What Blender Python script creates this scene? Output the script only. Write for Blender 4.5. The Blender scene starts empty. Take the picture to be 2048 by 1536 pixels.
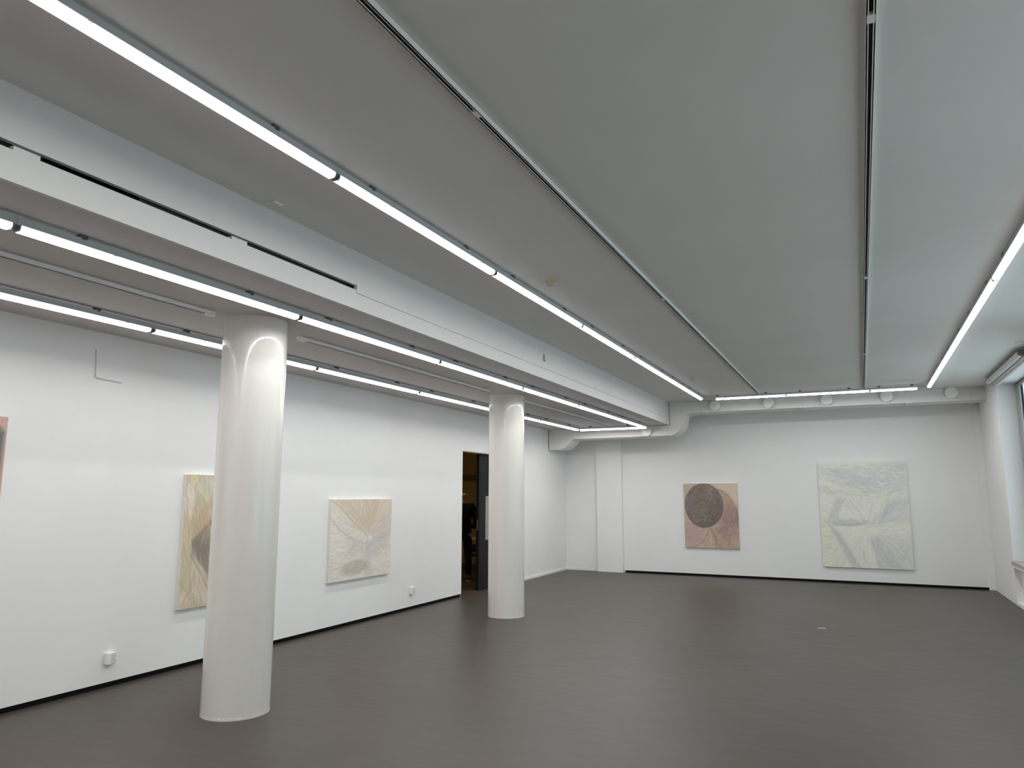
import bpy, bmesh, math, random
import numpy as np
from mathutils import Matrix, Vector

# ------------------------------------------------------------------ camera, world, exposure
scene = bpy.context.scene
COL = scene.collection
YAW, PITCH, ROLL, FPX = math.radians(25.115), math.radians(8.605), math.radians(-0.087), 1475.5
cam = bpy.data.objects.new('camera', bpy.data.cameras.new('camera'))
COL.objects.link(cam)
cam.data.sensor_width = 36.0
cam.data.lens = FPX / 2048 * 36.0
cam.data.clip_start = 0.05
_f = Vector((-math.sin(YAW) * math.cos(PITCH), math.cos(YAW) * math.cos(PITCH), math.sin(PITCH)))
_r0 = Vector((math.cos(YAW), math.sin(YAW), 0)); _d0 = _f.cross(_r0)
_r = math.cos(ROLL) * _r0 + math.sin(ROLL) * _d0
_u = -(-math.sin(ROLL) * _r0 + math.cos(ROLL) * _d0)
m3 = Matrix((_r, _u, -_f)).transposed()
cam.matrix_world = Matrix.Translation((0, 0, 1.65)) @ m3.to_4x4()
scene.camera = cam

SKY_COL, SKY_STR = (0.76, 0.89, 1.0, 1), 1.9
world = bpy.data.worlds.new('world'); scene.world = world; world.use_nodes = True
bg = world.node_tree.nodes['Background']
bg.inputs['Color'].default_value = SKY_COL; bg.inputs['Strength'].default_value = SKY_STR

vs = scene.view_settings
vs.view_transform = 'Standard'; vs.look = 'None'; vs.gamma = 1.0; vs.use_curve_mapping = False
vs.exposure = 0.0
LAMP_BOTTOM, LAMP_SETBACK, LAMP_EDGE, LAMP_SIDE = 56.0, 58.0, 2.0, 2.2      # radiance of the diffuser faces

random.seed(4); rng = np.random.default_rng(7)

# ------------------------------------------------------------------ helpers
def lin(c):
    c = c / 255.0
    return c / 12.92 if c <= 0.04045 else ((c + 0.055) / 1.055) ** 2.4

def mat(name, col, rough=0.6, spec=0.4, vary=0.04, scale=3.0, bump=0.0, bscale=200.0, metal=0.0, coat=0.0, coat_rough=0.1, stretch=None):
    m = bpy.data.materials.new(name); m.use_nodes = True
    nt = m.node_tree; N = nt.nodes; L = nt.links
    b = N['Principled BSDF']
    b.inputs['Roughness'].default_value = rough; b.inputs['Specular IOR Level'].default_value = spec
    b.inputs['Metallic'].default_value = metal
    b.inputs['Coat Weight'].default_value = coat; b.inputs['Coat Roughness'].default_value = coat_rough
    tc = N.new('ShaderNodeTexCoord'); mp = N.new('ShaderNodeMapping')
    if stretch: mp.inputs['Scale'].default_value = stretch
    L.new(tc.outputs['Object'], mp.inputs['Vector'])
    nz = N.new('ShaderNodeTexNoise'); nz.inputs['Scale'].default_value = scale; nz.inputs['Detail'].default_value = 5
    L.new(mp.outputs['Vector'], nz.inputs['Vector'])
    cr = N.new('ShaderNodeValToRGB')
    cr.color_ramp.elements[0].position = 0.3; cr.color_ramp.elements[1].position = 0.7
    cr.color_ramp.elements[0].color = [c * (1 - vary) for c in col] + [1]
    cr.color_ramp.elements[1].color = [min(1, c * (1 + vary)) for c in col] + [1]
    L.new(nz.outputs['Fac'], cr.inputs['Fac']); L.new(cr.outputs['Color'], b.inputs['Base Color'])
    if bump > 0:
        n2 = N.new('ShaderNodeTexNoise'); n2.inputs['Scale'].default_value = bscale; n2.inputs['Detail'].default_value = 3
        L.new(mp.outputs['Vector'], n2.inputs['Vector'])
        bp = N.new('ShaderNodeBump'); bp.inputs['Strength'].default_value = bump; bp.inputs['Distance'].default_value = 0.004
        L.new(n2.outputs['Fac'], bp.inputs['Height']); L.new(bp.outputs['Normal'], b.inputs['Normal'])
    return m

def emit(name, col, strength):
    m = bpy.data.materials.new(name); m.use_nodes = True
    b = m.node_tree.nodes['Principled BSDF']
    b.inputs['Base Color'].default_value = (0.7, 0.7, 0.72, 1); b.inputs['Roughness'].default_value = 0.4
    b.inputs['Emission Color'].default_value = list(col) + [1]; b.inputs['Emission Strength'].default_value = strength
    return m

def box(bm, x0, x1, y0, y1, z0, z1, mi=0):
    vs_ = [bm.verts.new(p) for p in ((x0, y0, z0), (x1, y0, z0), (x1, y1, z0), (x0, y1, z0), (x0, y0, z1), (x1, y0, z1), (x1, y1, z1), (x0, y1, z1))]
    for f in ((3, 2, 1, 0), (4, 5, 6, 7), (0, 1, 5, 4), (1, 2, 6, 5), (2, 3, 7, 6), (3, 0, 4, 7)):
        bm.faces.new([vs_[i] for i in f]).material_index = mi

def prism(bm, prof, a0, a1, plane='xz', mis=None):
    """extrude the closed profile prof along the remaining axis from a0 to a1"""
    def P(p, a):
        return (p[0], a, p[1]) if plane == 'xz' else ((p[0], p[1], a) if plane == 'xy' else (a, p[0], p[1]))
    A = [bm.verts.new(P(p, a0)) for p in prof]; B = [bm.verts.new(P(p, a1)) for p in prof]
    n = len(prof)
    for i in range(n):
        f = bm.faces.new((A[i], A[(i + 1) % n], B[(i + 1) % n], B[i]))
        if mis: f.material_index = mis[i]
    fa = bm.faces.new(A[::-1]); fb = bm.faces.new(B)
    if mis: fa.material_index = fb.material_index = mis[-1]
    bmesh.ops.recalc_face_normals(bm, faces=bm.faces)

def lathe(bm, prof, seg=32, axis='z', mi=0):
    """revolve (radius, height) profile about an axis"""
    rings = []
    for r, h in prof:
        ring = []
        for i in range(seg):
            a = 2 * math.pi * i / seg; c, s = r * math.cos(a), r * math.sin(a)
            p = (c, s, h) if axis == 'z' else ((c, h, s) if axis == 'y' else (h, c, s))
            ring.append(bm.verts.new(p))
        rings.append(ring)
    for k in range(len(rings) - 1):
        for i in range(seg):
            bm.faces.new((rings[k][i], rings[k][(i + 1) % seg], rings[k + 1][(i + 1) % seg], rings[k + 1][i])).material_index = mi
    bm.faces.new(rings[0][::-1]); bm.faces.new(rings[-1])
    bmesh.ops.recalc_face_normals(bm, faces=bm.faces)

def tube(bm, pts, r, seg=8):
    pts = [Vector(p) for p in pts]; rings = []
    for i, p in enumerate(pts):
        t = (pts[min(i + 1, len(pts) - 1)] - pts[max(i - 1, 0)]).normalized()
        a = t.orthogonal().normalized(); b = t.cross(a)
        rings.append([bm.verts.new(p + r * (math.cos(2 * math.pi * k / seg) * a + math.sin(2 * math.pi * k / seg) * b)) for k in range(seg)])
    for k in range(len(rings) - 1):
        # match nearest vertex so that the tube does not twist
        o = min(range(seg), key=lambda s: (rings[k][0].co - rings[k + 1][s].co).length)
        for i in range(seg):
            bm.faces.new((rings[k][i], rings[k][(i + 1) % seg], rings[k + 1][(i + 1 + o) % seg], rings[k + 1][(i + o) % seg]))
    bm.faces.new(rings[0]); bm.faces.new(rings[-1])
    bmesh.ops.recalc_face_normals(bm, faces=bm.faces)

def mesh(name, bm, mats, smooth=False):
    me = bpy.data.meshes.new(name); bm.to_mesh(me); bm.free()
    for m in (mats if isinstance(mats, (list, tuple)) else [mats]): me.materials.append(m)
    if smooth:
        for p in me.polygons: p.use_smooth = True
        me.set_sharp_from_angle(angle=math.radians(35))
    return me

def link(name, me, parent=None, mw=None):
    o = bpy.data.objects.new(name, me); COL.objects.link(o)
    if parent is not None: o.parent = parent
    if mw is not None: o.matrix_basis = mw
    return o

def obj(name, bm, mats, parent=None, mw=None, smooth=False, bevel=0):
    o = link(name, mesh(name, bm, mats, smooth), parent, mw)
    if bevel:
        md = o.modifiers.new('bevel', 'BEVEL'); md.width = bevel; md.segments = 2; md.limit_method = 'ANGLE'
    return o

def B(*boxes):
    bm = bmesh.new()
    for b in boxes: box(bm, *b)
    return bm

def tag(o, label, cat, group=None):
    o['label'] = label; o['category'] = cat
    if group: o['group'] = group
    return o

def thing(name, label, cat, mw=None, group=None):
    return tag(link(name, None, None, mw or Matrix()), label, cat, group)

def struct(o, label=None):
    o['kind'] = 'structure'
    if label: o['label'] = label
    return o

T = Matrix.Translation
def RZ(a): return Matrix.Rotation(a, 4, 'Z')

# ------------------------------------------------------------------ dimensions and wall frames
ZH, ZL, XF = 3.54, 3.078, -3.46           # high ceiling, low ceiling, fascia plane
YREAR = -4.0
ML = T((-6.02, 3.7, 0)) @ RZ(0.01) @ T((0, -3.7, 0))       # left wall: local x = out into the room, y = world y
MB = T((-6.2, 16.06, 0)) @ RZ(-0.025) @ T((6.2, 0, 0))     # end wall: local x = world x, y = 0 on the wall, -y into the room

# ------------------------------------------------------------------ materials
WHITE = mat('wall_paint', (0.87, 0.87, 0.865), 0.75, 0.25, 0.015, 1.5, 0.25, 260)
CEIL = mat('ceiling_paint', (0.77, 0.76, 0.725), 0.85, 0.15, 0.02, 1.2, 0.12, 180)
CEIL_SHADED = mat('ceiling_paint_shaded', (0.63, 0.61, 0.585), 0.85, 0.15, 0.02, 1.2, 0.12, 180)  # same paint as the high ceiling, with shade put into the colour
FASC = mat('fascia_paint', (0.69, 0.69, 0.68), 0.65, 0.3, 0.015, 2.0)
COLM = mat('column_gloss_paint', (0.76, 0.735, 0.69), 0.30, 0.5, 0.025, 2.0, 0.03, 30, coat=0.7, coat_rough=0.09, stretch=(6, 6, 0.4))
DUCT = mat('duct_paint', (0.80, 0.79, 0.77), 0.5, 0.35, 0.015, 3.0)
VALVE = mat('valve_white', (0.90, 0.89, 0.87), 0.4, 0.4, 0.01)
BLACK = mat('black_gap', (0.008, 0.008, 0.009), 0.9, 0.1, 0.2)
SLOT = mat('slot_dark', (0.10, 0.10, 0.10), 0.7, 0.2, 0.1)
TRACK = mat('track_white', (0.88, 0.88, 0.86), 0.45, 0.4, 0.01)
LINER = mat('track_liner', (0.05, 0.048, 0.042), 0.6, 0.3, 0.1)
HOUS = mat('lamp_housing', (0.46, 0.50, 0.515), 0.45, 0.4, 0.02, 8)
CLIP = mat('lamp_clip', (0.10, 0.105, 0.11), 0.5, 0.4, 0.1)
CAPM = mat('lamp_end_cap', (0.22, 0.23, 0.235), 0.4, 0.4, 0.02)
LAMPC = (1.0, 0.985, 0.965)
EB = emit('lamp_diffuser_face', LAMPC, LAMP_BOTTOM)
EX = emit('lamp_cross_row_face', LAMPC, 78.0)
ED = emit('lamp_setback_face', LAMPC, LAMP_SETBACK)
EE = emit('lamp_diffuser_edge', (0.97, 0.96, 1.0), LAMP_EDGE)
ES = emit('lamp_diffuser_side', (0.96, 0.94, 1.0), LAMP_SIDE)
IVORY = mat('detector_ivory', (0.62, 0.56, 0.40), 0.45, 0.4, 0.03)
PLAST = mat('socket_plastic', (0.86, 0.86, 0.86), 0.3, 0.5, 0.01)
WELL = mat('socket_well', (0.33, 0.33, 0.33), 0.5, 0.4, 0.05)
SILLM = mat('sill_stone', (0.42, 0.37, 0.34), 0.4, 0.4, 0.08, 20)
GASK = mat('window_gasket', (0.02, 0.022, 0.022), 0.6, 0.3, 0.1)
ALU = mat('window_aluminium', (0.42, 0.44, 0.43), 0.35, 0.5, 0.03, metal=0.6)
BLIND = mat('blind_cassette', (0.70, 0.70, 0.70), 0.45, 0.4, 0.02)
CAPD = mat('blind_cap', (0.16, 0.16, 0.155), 0.5, 0.4, 0.05)
EDGE = mat('canvas_edge', (0.80, 0.78, 0.70), 0.85, 0.1, 0.04, 30)
DOORM = mat('door_steel', (0.010, 0.011, 0.0145), 0.5, 0.15, 0.08, 6)
DOORK = mat('door_edge_black', (0.006, 0.006, 0.006), 0.6, 0.3, 0.1)
STEEL = mat('lock_steel', (0.38, 0.36, 0.33), 0.35, 0.5, 0.05, metal=0.8)
PAPER = mat('paper', (0.80, 0.79, 0.76), 0.8, 0.2, 0.02)
KRAFT = mat('notice_paper', (0.34, 0.31, 0.25), 0.8, 0.2, 0.05)
OCHRE = mat('back_room_paint', (0.56, 0.45, 0.22), 0.8, 0.2, 0.05)
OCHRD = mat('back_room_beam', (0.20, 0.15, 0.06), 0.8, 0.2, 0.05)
WOOD = mat('table_top_wood', (0.55, 0.42, 0.22), 0.5, 0.3, 0.1, 12, stretch=(1, 8, 1))
CHAIRM = mat('chair_black', (0.012, 0.012, 0.012), 0.5, 0.4, 0.1)
SKIN = mat('skin', (0.42, 0.25, 0.13), 0.5, 0.4, 0.06, 20)
SWEAT = mat('sweater_black', (0.007, 0.007, 0.007), 0.95, 0.1, 0.3, 60, 0.4, 150)
JEANS = mat('jeans_navy', (0.008, 0.010, 0.018), 0.9, 0.1, 0.25, 40)
SHOE = mat('shoe_dark', (0.015, 0.014, 0.014), 0.5, 0.3, 0.1)
SOLE = mat('shoe_sole', (0.45, 0.43, 0.40), 0.7, 0.2, 0.1)
WIRE = mat('wire_grey', (0.66, 0.66, 0.66), 0.5, 0.3, 0.02)
BRACK = mat('bracket_grey', (0.34, 0.34, 0.35), 0.45, 0.4, 0.02)

def floor_material():
    m = mat('floor_linoleum', (0.172, 0.160, 0.145), 0.42, 0.38, 0.0)
    nt = m.node_tree; N = nt.nodes; L = nt.links; b = N['Principled BSDF']
    tc = N.new('ShaderNodeTexCoord')
    def nz(scale, detail, sc=(1, 1, 1)):
        mp = N.new('ShaderNodeMapping'); mp.inputs['Scale'].default_value = sc
        n = N.new('ShaderNodeTexNoise'); n.inputs['Scale'].default_value = scale; n.inputs['Detail'].default_value = detail
        L.new(tc.outputs['Object'], mp.inputs['Vector']); L.new(mp.outputs['Vector'], n.inputs['Vector']); return n.outputs['Fac']
    big = nz(0.55, 5); fine = nz(90, 4); drag = nz(3.0, 6, (1, 5, 1)); speck = nz(160, 2)
    def ramp(src, p0, c0, p1, c1):
        r = N.new('ShaderNodeValToRGB'); e = r.color_ramp.elements
        e[0].position, e[1].position = p0, p1; e[0].color = (*[c0] * 3, 1); e[1].color = (*[c1] * 3, 1)
        L.new(src, r.inputs['Fac']); return r.outputs['Color']
    def mul(a, c):
        x = N.new('ShaderNodeMix'); x.data_type = 'RGBA'; x.blend_type = 'MULTIPLY'; x.inputs['Factor'].default_value = 1
        L.new(a, x.inputs['A']); L.new(c, x.inputs['B']); return x.outputs['Result']
    base = N.new('ShaderNodeRGB'); base.outputs[0].default_value = (0.065, 0.0515, 0.041, 1)
    c = mul(base.outputs[0], ramp(big, 0.3, 0.90, 0.7, 1.10))
    c = mul(c, ramp(fine, 0.3, 0.90, 0.7, 1.08)); c = mul(c, ramp(drag, 0.35, 0.95, 0.65, 1.05)); c = mul(c, ramp(speck, 0.66, 1.0, 0.78, 1.5))
    L.new(c, b.inputs['Base Color'])
    mr = N.new('ShaderNodeMapRange'); mr.inputs['To Min'].default_value = 0.34; mr.inputs['To Max'].default_value = 0.48
    L.new(drag, mr.inputs['Value']); L.new(mr.outputs['Result'], b.inputs['Roughness'])
    bp = N.new('ShaderNodeBump'); bp.inputs['Strength'].default_value = 0.12; bp.inputs['Distance'].default_value = 0.003
    L.new(fine, bp.inputs['Height']); L.new(bp.outputs['Normal'], b.inputs['Normal'])
    return m
FLOOR = floor_material()

# ------------------------------------------------------------------ room shell
struct(obj('floor', B((-12.0, 2.6, YREAR - 0.2, 17.2, -0.1, 0.0)), FLOOR))
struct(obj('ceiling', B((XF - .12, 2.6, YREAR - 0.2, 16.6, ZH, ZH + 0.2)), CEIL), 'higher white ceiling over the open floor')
struct(obj('ceiling', B((-6.5, XF - 0.029, YREAR - 0.2, 16.6, ZL, ZL + 0.1)), CEIL_SHADED), 'lower white ceiling above the columns')
struct(obj('wall_rear', B((-6.6, 2.6, YREAR - 0.2, YREAR, 0, 3.75)), WHITE))

# left wall with the doorway (local frame ML); its lower edge floats over a black shadow gap
D0, D1, DZ = 11.03, 12.9, 2.405
GAP = 0.045
struct(obj('wall_left', B((-0.2, 0, YREAR, D0, GAP, 3.3), (-0.2, 0, D0, D1, DZ, 3.3), (-0.2, 0, D1, 16.7, 0.0, 3.3)), WHITE, None, ML))
struct(obj('baseboard_left', B((-0.15, -0.012, YREAR, D0 - 0.02, 0, GAP)), BLACK, None, ML), 'black shadow gap along the foot of the long wall')
struct(obj('baseboard_left', B((0, 0.012, D1 + 0.06, 16.05, 0, 0.05)), WHITE, None, ML), 'white baseboard beyond the doorway')

# end wall: a pier, plain wall left of it, panel with shadow gap right of it
struct(obj('wall_end', B((-6.4, -4.9, 0, 0.2, 0, 3.75), (-4.9, 2.3, 0, 0.2, GAP, 3.75)), WHITE, None, MB))
struct(obj('wall_pier', B((-5.37, -4.79, -0.10, 0.02, 0, 3.2)), WHITE, None, MB), 'flat white pier standing proud of the end wall')
struct(obj('baseboard_end', B((-4.77, 1.96, 0.012, 0.12, 0, GAP)), BLACK, None, MB), 'black shadow gap along the foot of the end wall')
struct(obj('baseboard_end', B((-6.14, -5.40, -0.012, 0.0, 0, 0.05)), WHITE, None, MB), 'white baseboard in the corner by the pier')
struct(obj('trim_1', B((1.962, 2.08, -0.03, 0.02, 0, 3.32)), WHITE, None, MB, bevel=0.006), 'narrow white vertical casing in the window corner')

# right wall with window openings
XR = 2.06
WY = [(10.4, 13.85), (6.2, 9.6), (2.0, 5.4)]
WZ0, WZ1 = 0.665, 3.415
bm = bmesh.new()
edges = [16.2] + [v for a, b in WY for v in (b, a)] + [YREAR]
for i in range(0, len(edges), 2): box(bm, XR, XR + 0.30, edges[i + 1], edges[i], 0, 3.75)
for a, b in WY:
    box(bm, XR, XR + 0.30, a, b, WZ1, 3.75)
    box(bm, XR, XR + 0.30, a, b, 0, 0.052)
    box(bm, XR + 0.085, XR + 0.30, a, b, 0.052, 0.60)
struct(obj('wall_right', bm, WHITE))
GLASS = bpy.data.materials.new('window_glass'); GLASS.use_nodes = True
_nt = GLASS.node_tree; _nt.nodes.clear()
_o = _nt.nodes.new('ShaderNodeOutputMaterial'); _mx = _nt.nodes.new('ShaderNodeMixShader'); _mx.inputs[0].default_value = 0.06
_t = _nt.nodes.new('ShaderNodeBsdfTransparent'); _t.inputs[0].default_value = (0.93, 0.97, 0.95, 1)
_g = _nt.nodes.new('ShaderNodeBsdfGlossy'); _g.inputs['Roughness'].default_value = 0.02
_nt.links.new(_t.outputs[0], _mx.inputs[1]); _nt.links.new(_g.outputs[0], _mx.inputs[2]); _nt.links.new(_mx.outputs[0], _o.inputs[0])
for k, (a, b) in enumerate(WY):
    bm = bmesh.new(); x0, x1 = XR + 0.262, XR + 0.295
    for (p, q, z0, z1) in ((a, b, WZ0, WZ0 + 0.02), (a, b, WZ1 - 0.02, WZ1), (a, a + 0.02, WZ0, WZ1), (b - 0.02, b, WZ0, WZ1)): box(bm, x0, x1, p, q, z0, z1)
    w = struct(obj('window_%d' % (k + 1), bm, GASK), 'black gasket edged window in the outer wall')
    bm = bmesh.new(); mid = (a + b) / 2
    for (p, q, z0, z1) in ((a + .02, b - .02, WZ0 + .02, WZ0 + .07), (a + .02, b - .02, WZ1 - .07, WZ1 - .02), (a + .02, a + .07, WZ0 + .07, WZ1 - .07), (b - .32, b - .02, WZ0 + .07, WZ1 - .07), (mid - .04, mid + .04, WZ0 + .07, WZ1 - .07)):
        box(bm, XR + 0.25, XR + 0.30, p, q, z0, z1)
    obj('window_frame', bm, ALU, w)
    for (p, q) in ((a + .07, mid - .04), (mid + .04, b - .32)):
        obj('gasket', B((XR + .268, XR + .29, p, p + .018, WZ0 + .07, WZ1 - .07), (XR + .268, XR + .29, q - .018, q, WZ0 + .07, WZ1 - .07)), GASK, w)
        obj('pane', B((XR + .276, XR + .282, p + .018, q - .018, WZ0 + .07, WZ1 - .07)), GLASS, w)
    obj('window_sill', B((XR - 0.03, XR + 0.262, a + .002, b - .002, 0.612, WZ0)), SILLM, w, bevel=0.004)
    obj('sill_apron', B((XR - 0.022, XR + 0.004, a + .002, b - .002, 0.575, 0.612)), WHITE, w)

# stepped fascia between the two ceilings, with a slot near the camera and a seam further on
SZ0, SZ1, SY = 3.231, 3.267, 4.525
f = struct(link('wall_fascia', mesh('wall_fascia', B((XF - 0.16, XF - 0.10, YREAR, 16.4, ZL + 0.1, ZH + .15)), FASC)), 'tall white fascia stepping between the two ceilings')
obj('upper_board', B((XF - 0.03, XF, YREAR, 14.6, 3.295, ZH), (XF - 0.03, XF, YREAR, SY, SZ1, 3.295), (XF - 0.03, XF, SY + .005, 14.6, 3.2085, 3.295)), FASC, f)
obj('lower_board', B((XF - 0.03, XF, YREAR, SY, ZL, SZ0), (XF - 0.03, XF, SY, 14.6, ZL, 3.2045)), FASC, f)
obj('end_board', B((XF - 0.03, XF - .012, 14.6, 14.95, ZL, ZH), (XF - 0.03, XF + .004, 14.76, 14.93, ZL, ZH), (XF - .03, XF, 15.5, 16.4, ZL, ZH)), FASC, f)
obj('slot_back', B((XF - 0.075, XF - 0.07, YREAR, SY, SZ0 - .06, SZ1 + .06)), SLOT, f)
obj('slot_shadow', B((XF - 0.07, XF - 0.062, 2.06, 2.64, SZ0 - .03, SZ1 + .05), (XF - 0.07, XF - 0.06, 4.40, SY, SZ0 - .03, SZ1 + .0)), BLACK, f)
for a, b in ((1.935, 2.062), (3.262, 3.392), (0.6, 0.73), (-0.73, -0.6)):
    obj('slot_bridge', B((XF - 0.04, XF - 0.006, a, b, SZ0 - .01, SZ1 - .012)), FASC, f)
obj('seam_backing', B((XF - 0.029, XF - 0.02, SY, 14.6, 3.19, 3.22)), SLOT, f)

# ------------------------------------------------------------------ columns
def column(x, y, label):
    bm = bmesh.new(); seg = 96; r = 0.254
    prof = [(r + 0.0015, 0.0), (r + 0.0015, 0.012), (r, 0.018), (r, 0.028), (r, 0.035), (r, 0.6), (r, 1.2), (r, 1.8), (r, 2.4), (r, ZL + .01)]
    lathe(bm, prof, seg)
    for v in bm.verts:
        if 0.005 < v.co.z < 0.02: v.co.z += random.uniform(-0.004, 0.008)
    o = obj('round_column', bm, COLM, None, T((x, y, 0)), smooth=True)
    return tag(o, label, 'column')
column(-4.475, 4.53, 'glossy off-white round column hiding part of an ochre painting')
column(-4.575, 9.58, 'glossy off-white round column standing in front of the doorway')

# ------------------------------------------------------------------ linear lamps
CACHE = {}
def lamp_meshes(Ln, lens0, lens1, flush, strong=False):
    key = (round(Ln, 3), round(lens0, 3), round(lens1, 3), flush, strong)
    if key in CACHE: return CACHE[key]
    d = {}
    bm = bmesh.new(); box(bm, -.024, .024, .001, Ln - .001, -.050, -.02); box(bm, -.027, .027, .001, Ln - .001, -.062, -.053); box(bm, -.021, .021, .001, Ln - .001, -.054, -.049)
    d['housing'] = mesh('housing', bm, HOUS)
    bm = bmesh.new()
    # translucent cover with the light-giving strip along its lowest line; where not flush, its set-back is made up to dim the upper wall
    zs = -.092 if flush else -.0835
    full = [(-.030, -.062), (.030, -.062), (.030, -.078), (.021, -.092), (.018, -.092), (.0165, zs), (-.0165, zs), (-.018, -.092), (-.021, -.092), (-.030, -.078)]
    prism(bm, full, lens0, Ln - lens1, 'xz', [0, 0, 1, 1, 1, 2, 1, 1, 1, 0, 0])
    d['diffuser'] = mesh('diffuser', bm, [ES, EE, EX if strong else (EB if flush else ED)])
    p2 = [(-.028, -.060), (.028, -.060), (.028, -.077), (.019, -.090), (-.019, -.090), (-.028, -.077)]
    bm = bmesh.new(); prism(bm, p2, 0, .009, 'xz'); d['end_cap'] = mesh('end_cap', bm, CAPM)
    bm = bmesh.new(); box(bm, -.022, .022, -.022, .022, -.022, 0); box(bm, -.026, .026, -.014, .014, -.027, -.018)
    d['hanger_clip'] = mesh('hanger_clip', bm, CLIP)
    bm = bmesh.new(); box(bm, -.0325, .0325, -.012, .012, -.066, -.059); d['latch'] = mesh('latch', bm, PLAST)
    CACHE[key] = d
    return d

def lamp(mw, Ln, label, group, lens0=.024, lens1=.024, flush=False, strong=False):
    t = thing('linear_lamp', label, 'lamp', mw, group)
    d = lamp_meshes(Ln, lens0, lens1, flush, strong)
    link('housing', d['housing'], t); link('diffuser', d['diffuser'], t)
    link('end_cap', d['end_cap'], t, T((0, lens0 - .012, 0))); link('end_cap', d['end_cap'], t, T((0, Ln - lens1 + .003, 0)))
    for q in (.17, .76):
        link('hanger_clip', d['hanger_clip'], t, T((0, Ln * q, 0)))
    for q in (.26, .88):
        link('latch', d['latch'], t, T((0, Ln * q, 0)))
    return t

ORD = ['first', 'second', 'third', 'fourth', 'fifth', 'sixth', 'seventh', 'eighth', 'ninth', 'tenth', 'eleventh']
def row(x, z, joints, label, group, flush=True):
    for k, (a, b) in enumerate(reversed(list(zip(joints[:-1], joints[1:])))):
        lamp(T((x, a, z)), b - a, '%s lit LED batten from the air duct in the row %s' % (ORD[k], label), group, flush=flush)
def back(start, n, step=2.06): return [start - step * i for i in range(n, 0, -1)]
row(-2.639, ZH, back(3.21, 3) + [3.21, 5.26, 7.37, 9.41, 11.44, 12.77, 14.10], 'beside the stepped fascia', 'battens beside the fascia')
row(1.14, ZH, back(5.12, 4) + [5.12, 7.19, 9.25, 11.31, 12.66, 14.06], 'along the windows', 'battens along the windows')
row(-3.845, ZL, back(2.19, 3) + [2.19, 4.32, 6.42, 8.48, 10.54, 12.57, 14.52], 'between columns and fascia', 'battens between columns and fascia')
row(-5.265, ZL, back(2.10, 3) + [2.10, 4.16, 6.22, 8.28, 10.34, 12.40, 14.46], 'along the long wall', 'battens along the long wall', False)
def xrow(y, z, segs, label, group):
    for k, (a, b, l0, l1) in enumerate(segs): lamp(T((a, y, z)) @ RZ(-math.pi / 2), b - a, (label % ORD[k]) if '%s' in label else label, group, l0, l1, True, True)
xrow(14.18, ZH, [(-2.60, -1.13, .22, .012), (-1.13, .245, .012, .012), (.245, 1.10, .012, .13)], '%s lit LED batten from the fascia in the short row across the high ceiling', 'cross row on the high ceiling')
xrow(14.49, ZL, [(-5.23, -3.88, .012, .012)], 'lit LED batten crossing the low ceiling before the duct', None)

# ------------------------------------------------------------------ spotlight tracks
def track(x, z, y0, y1, couplers, label, ends=(0, 0)):
    t = thing('lighting_track', label, 'track', T((x, y0, z - .0015))); Ln = y1 - y0; w = .017; h = .034
    obj('channel', B((-w, w, 0, Ln, -.010, 0), (-w, -w + .005, 0, Ln, -h, -.010), (w - .005, w, 0, Ln, -h, -.010), (-w, -w + .009, 0, Ln, -h, -h + .003), (w - .009, w, 0, Ln, -h, -h + .003)), TRACK, t)
    obj('liner', B((-w + .005, w - .005, 0.003, Ln - .003, -.016, -.010)), LINER, t)
    obj('conductor', B((-w + .005, -w + .008, .004, Ln - .004, -.026, -.018)), LINER, t)
    obj('conductor', B((w - .008, w - .005, .004, Ln - .004, -.026, -.018)), LINER, t)
    for c in couplers: obj('coupler', B((-w + .002, w - .002, c - y0 - .028, c - y0 + .028, -h - .0005, -.012)), TRACK, t)
    for e, yy in zip(ends, (0, Ln)):
        s = .10 if e else .012
        obj('end_feed' if e else 'end_cap', B((-w - .002, w + .002, yy - (s if yy == 0 else 0), yy + (s if yy else 0), -h - (.004 if e else .001), 0)), TRACK, t)
    return t
track(-1.600, ZH, YREAR + .1, 14.30, [-0.85, 3.00, 6.83, 10.66], 'white spotlight track on the high ceiling nearer the fascia')
track(0.150, ZH, YREAR + .1, 14.20, [-0.85, 3.0, 6.85, 10.68], 'white spotlight track on the high ceiling nearer the windows')
track(-4.530, ZL, YREAR + .1, 4.03, [], 'white spotlight track ending before the column by the ochre painting', (0, 1))
track(-4.530, ZL, 5.20, 8.92, [], 'white spotlight track running between the two columns', (1, 0))
track(-4.525, ZL, 10.09, 14.35, [], 'white spotlight track between the doorway column and the end wall')

# ------------------------------------------------------------------ small ceiling fittings
def detector(x, y, label):
    t = thing('smoke_detector', label, 'smoke detector', T((x, y, ZH)))
    bm = bmesh.new(); lathe(bm, [(.056, 0), (.058, -.006), (.056, -.020), (.050, -.024)], 40); obj('base', bm, IVORY, t, smooth=True)
    bm = bmesh.new(); lathe(bm, [(.046, -.022), (.047, -.034), (.040, -.046), (.026, -.052), (.024, -.056), (.006, -.057)], 40); obj('dome', bm, IVORY, t, smooth=True)
    bm = bmesh.new(); lathe(bm, [(.0475, -.027), (.0475, -.031)], 40); obj('vent_ring', bm, BRACK, t)
detector(-2.37, 5.87, 'yellowed round smoke detector beside a spotlight track, larger in view')
detector(-2.335, 11.85, 'yellowed round smoke detector on the high ceiling near the duct')
t = thing('blanking_plate', 'small white square cover plate on the ceiling beside the fascia', 'cover plate', T((-3.365, 3.50, ZH)))
obj('plate', B((-.045, .045, -.04, .04, -.006, 0)), CEIL, t, bevel=.002)
obj('lid', B((.028, .045, -.034, .04, -.012, -.006)), TRACK, t)
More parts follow.
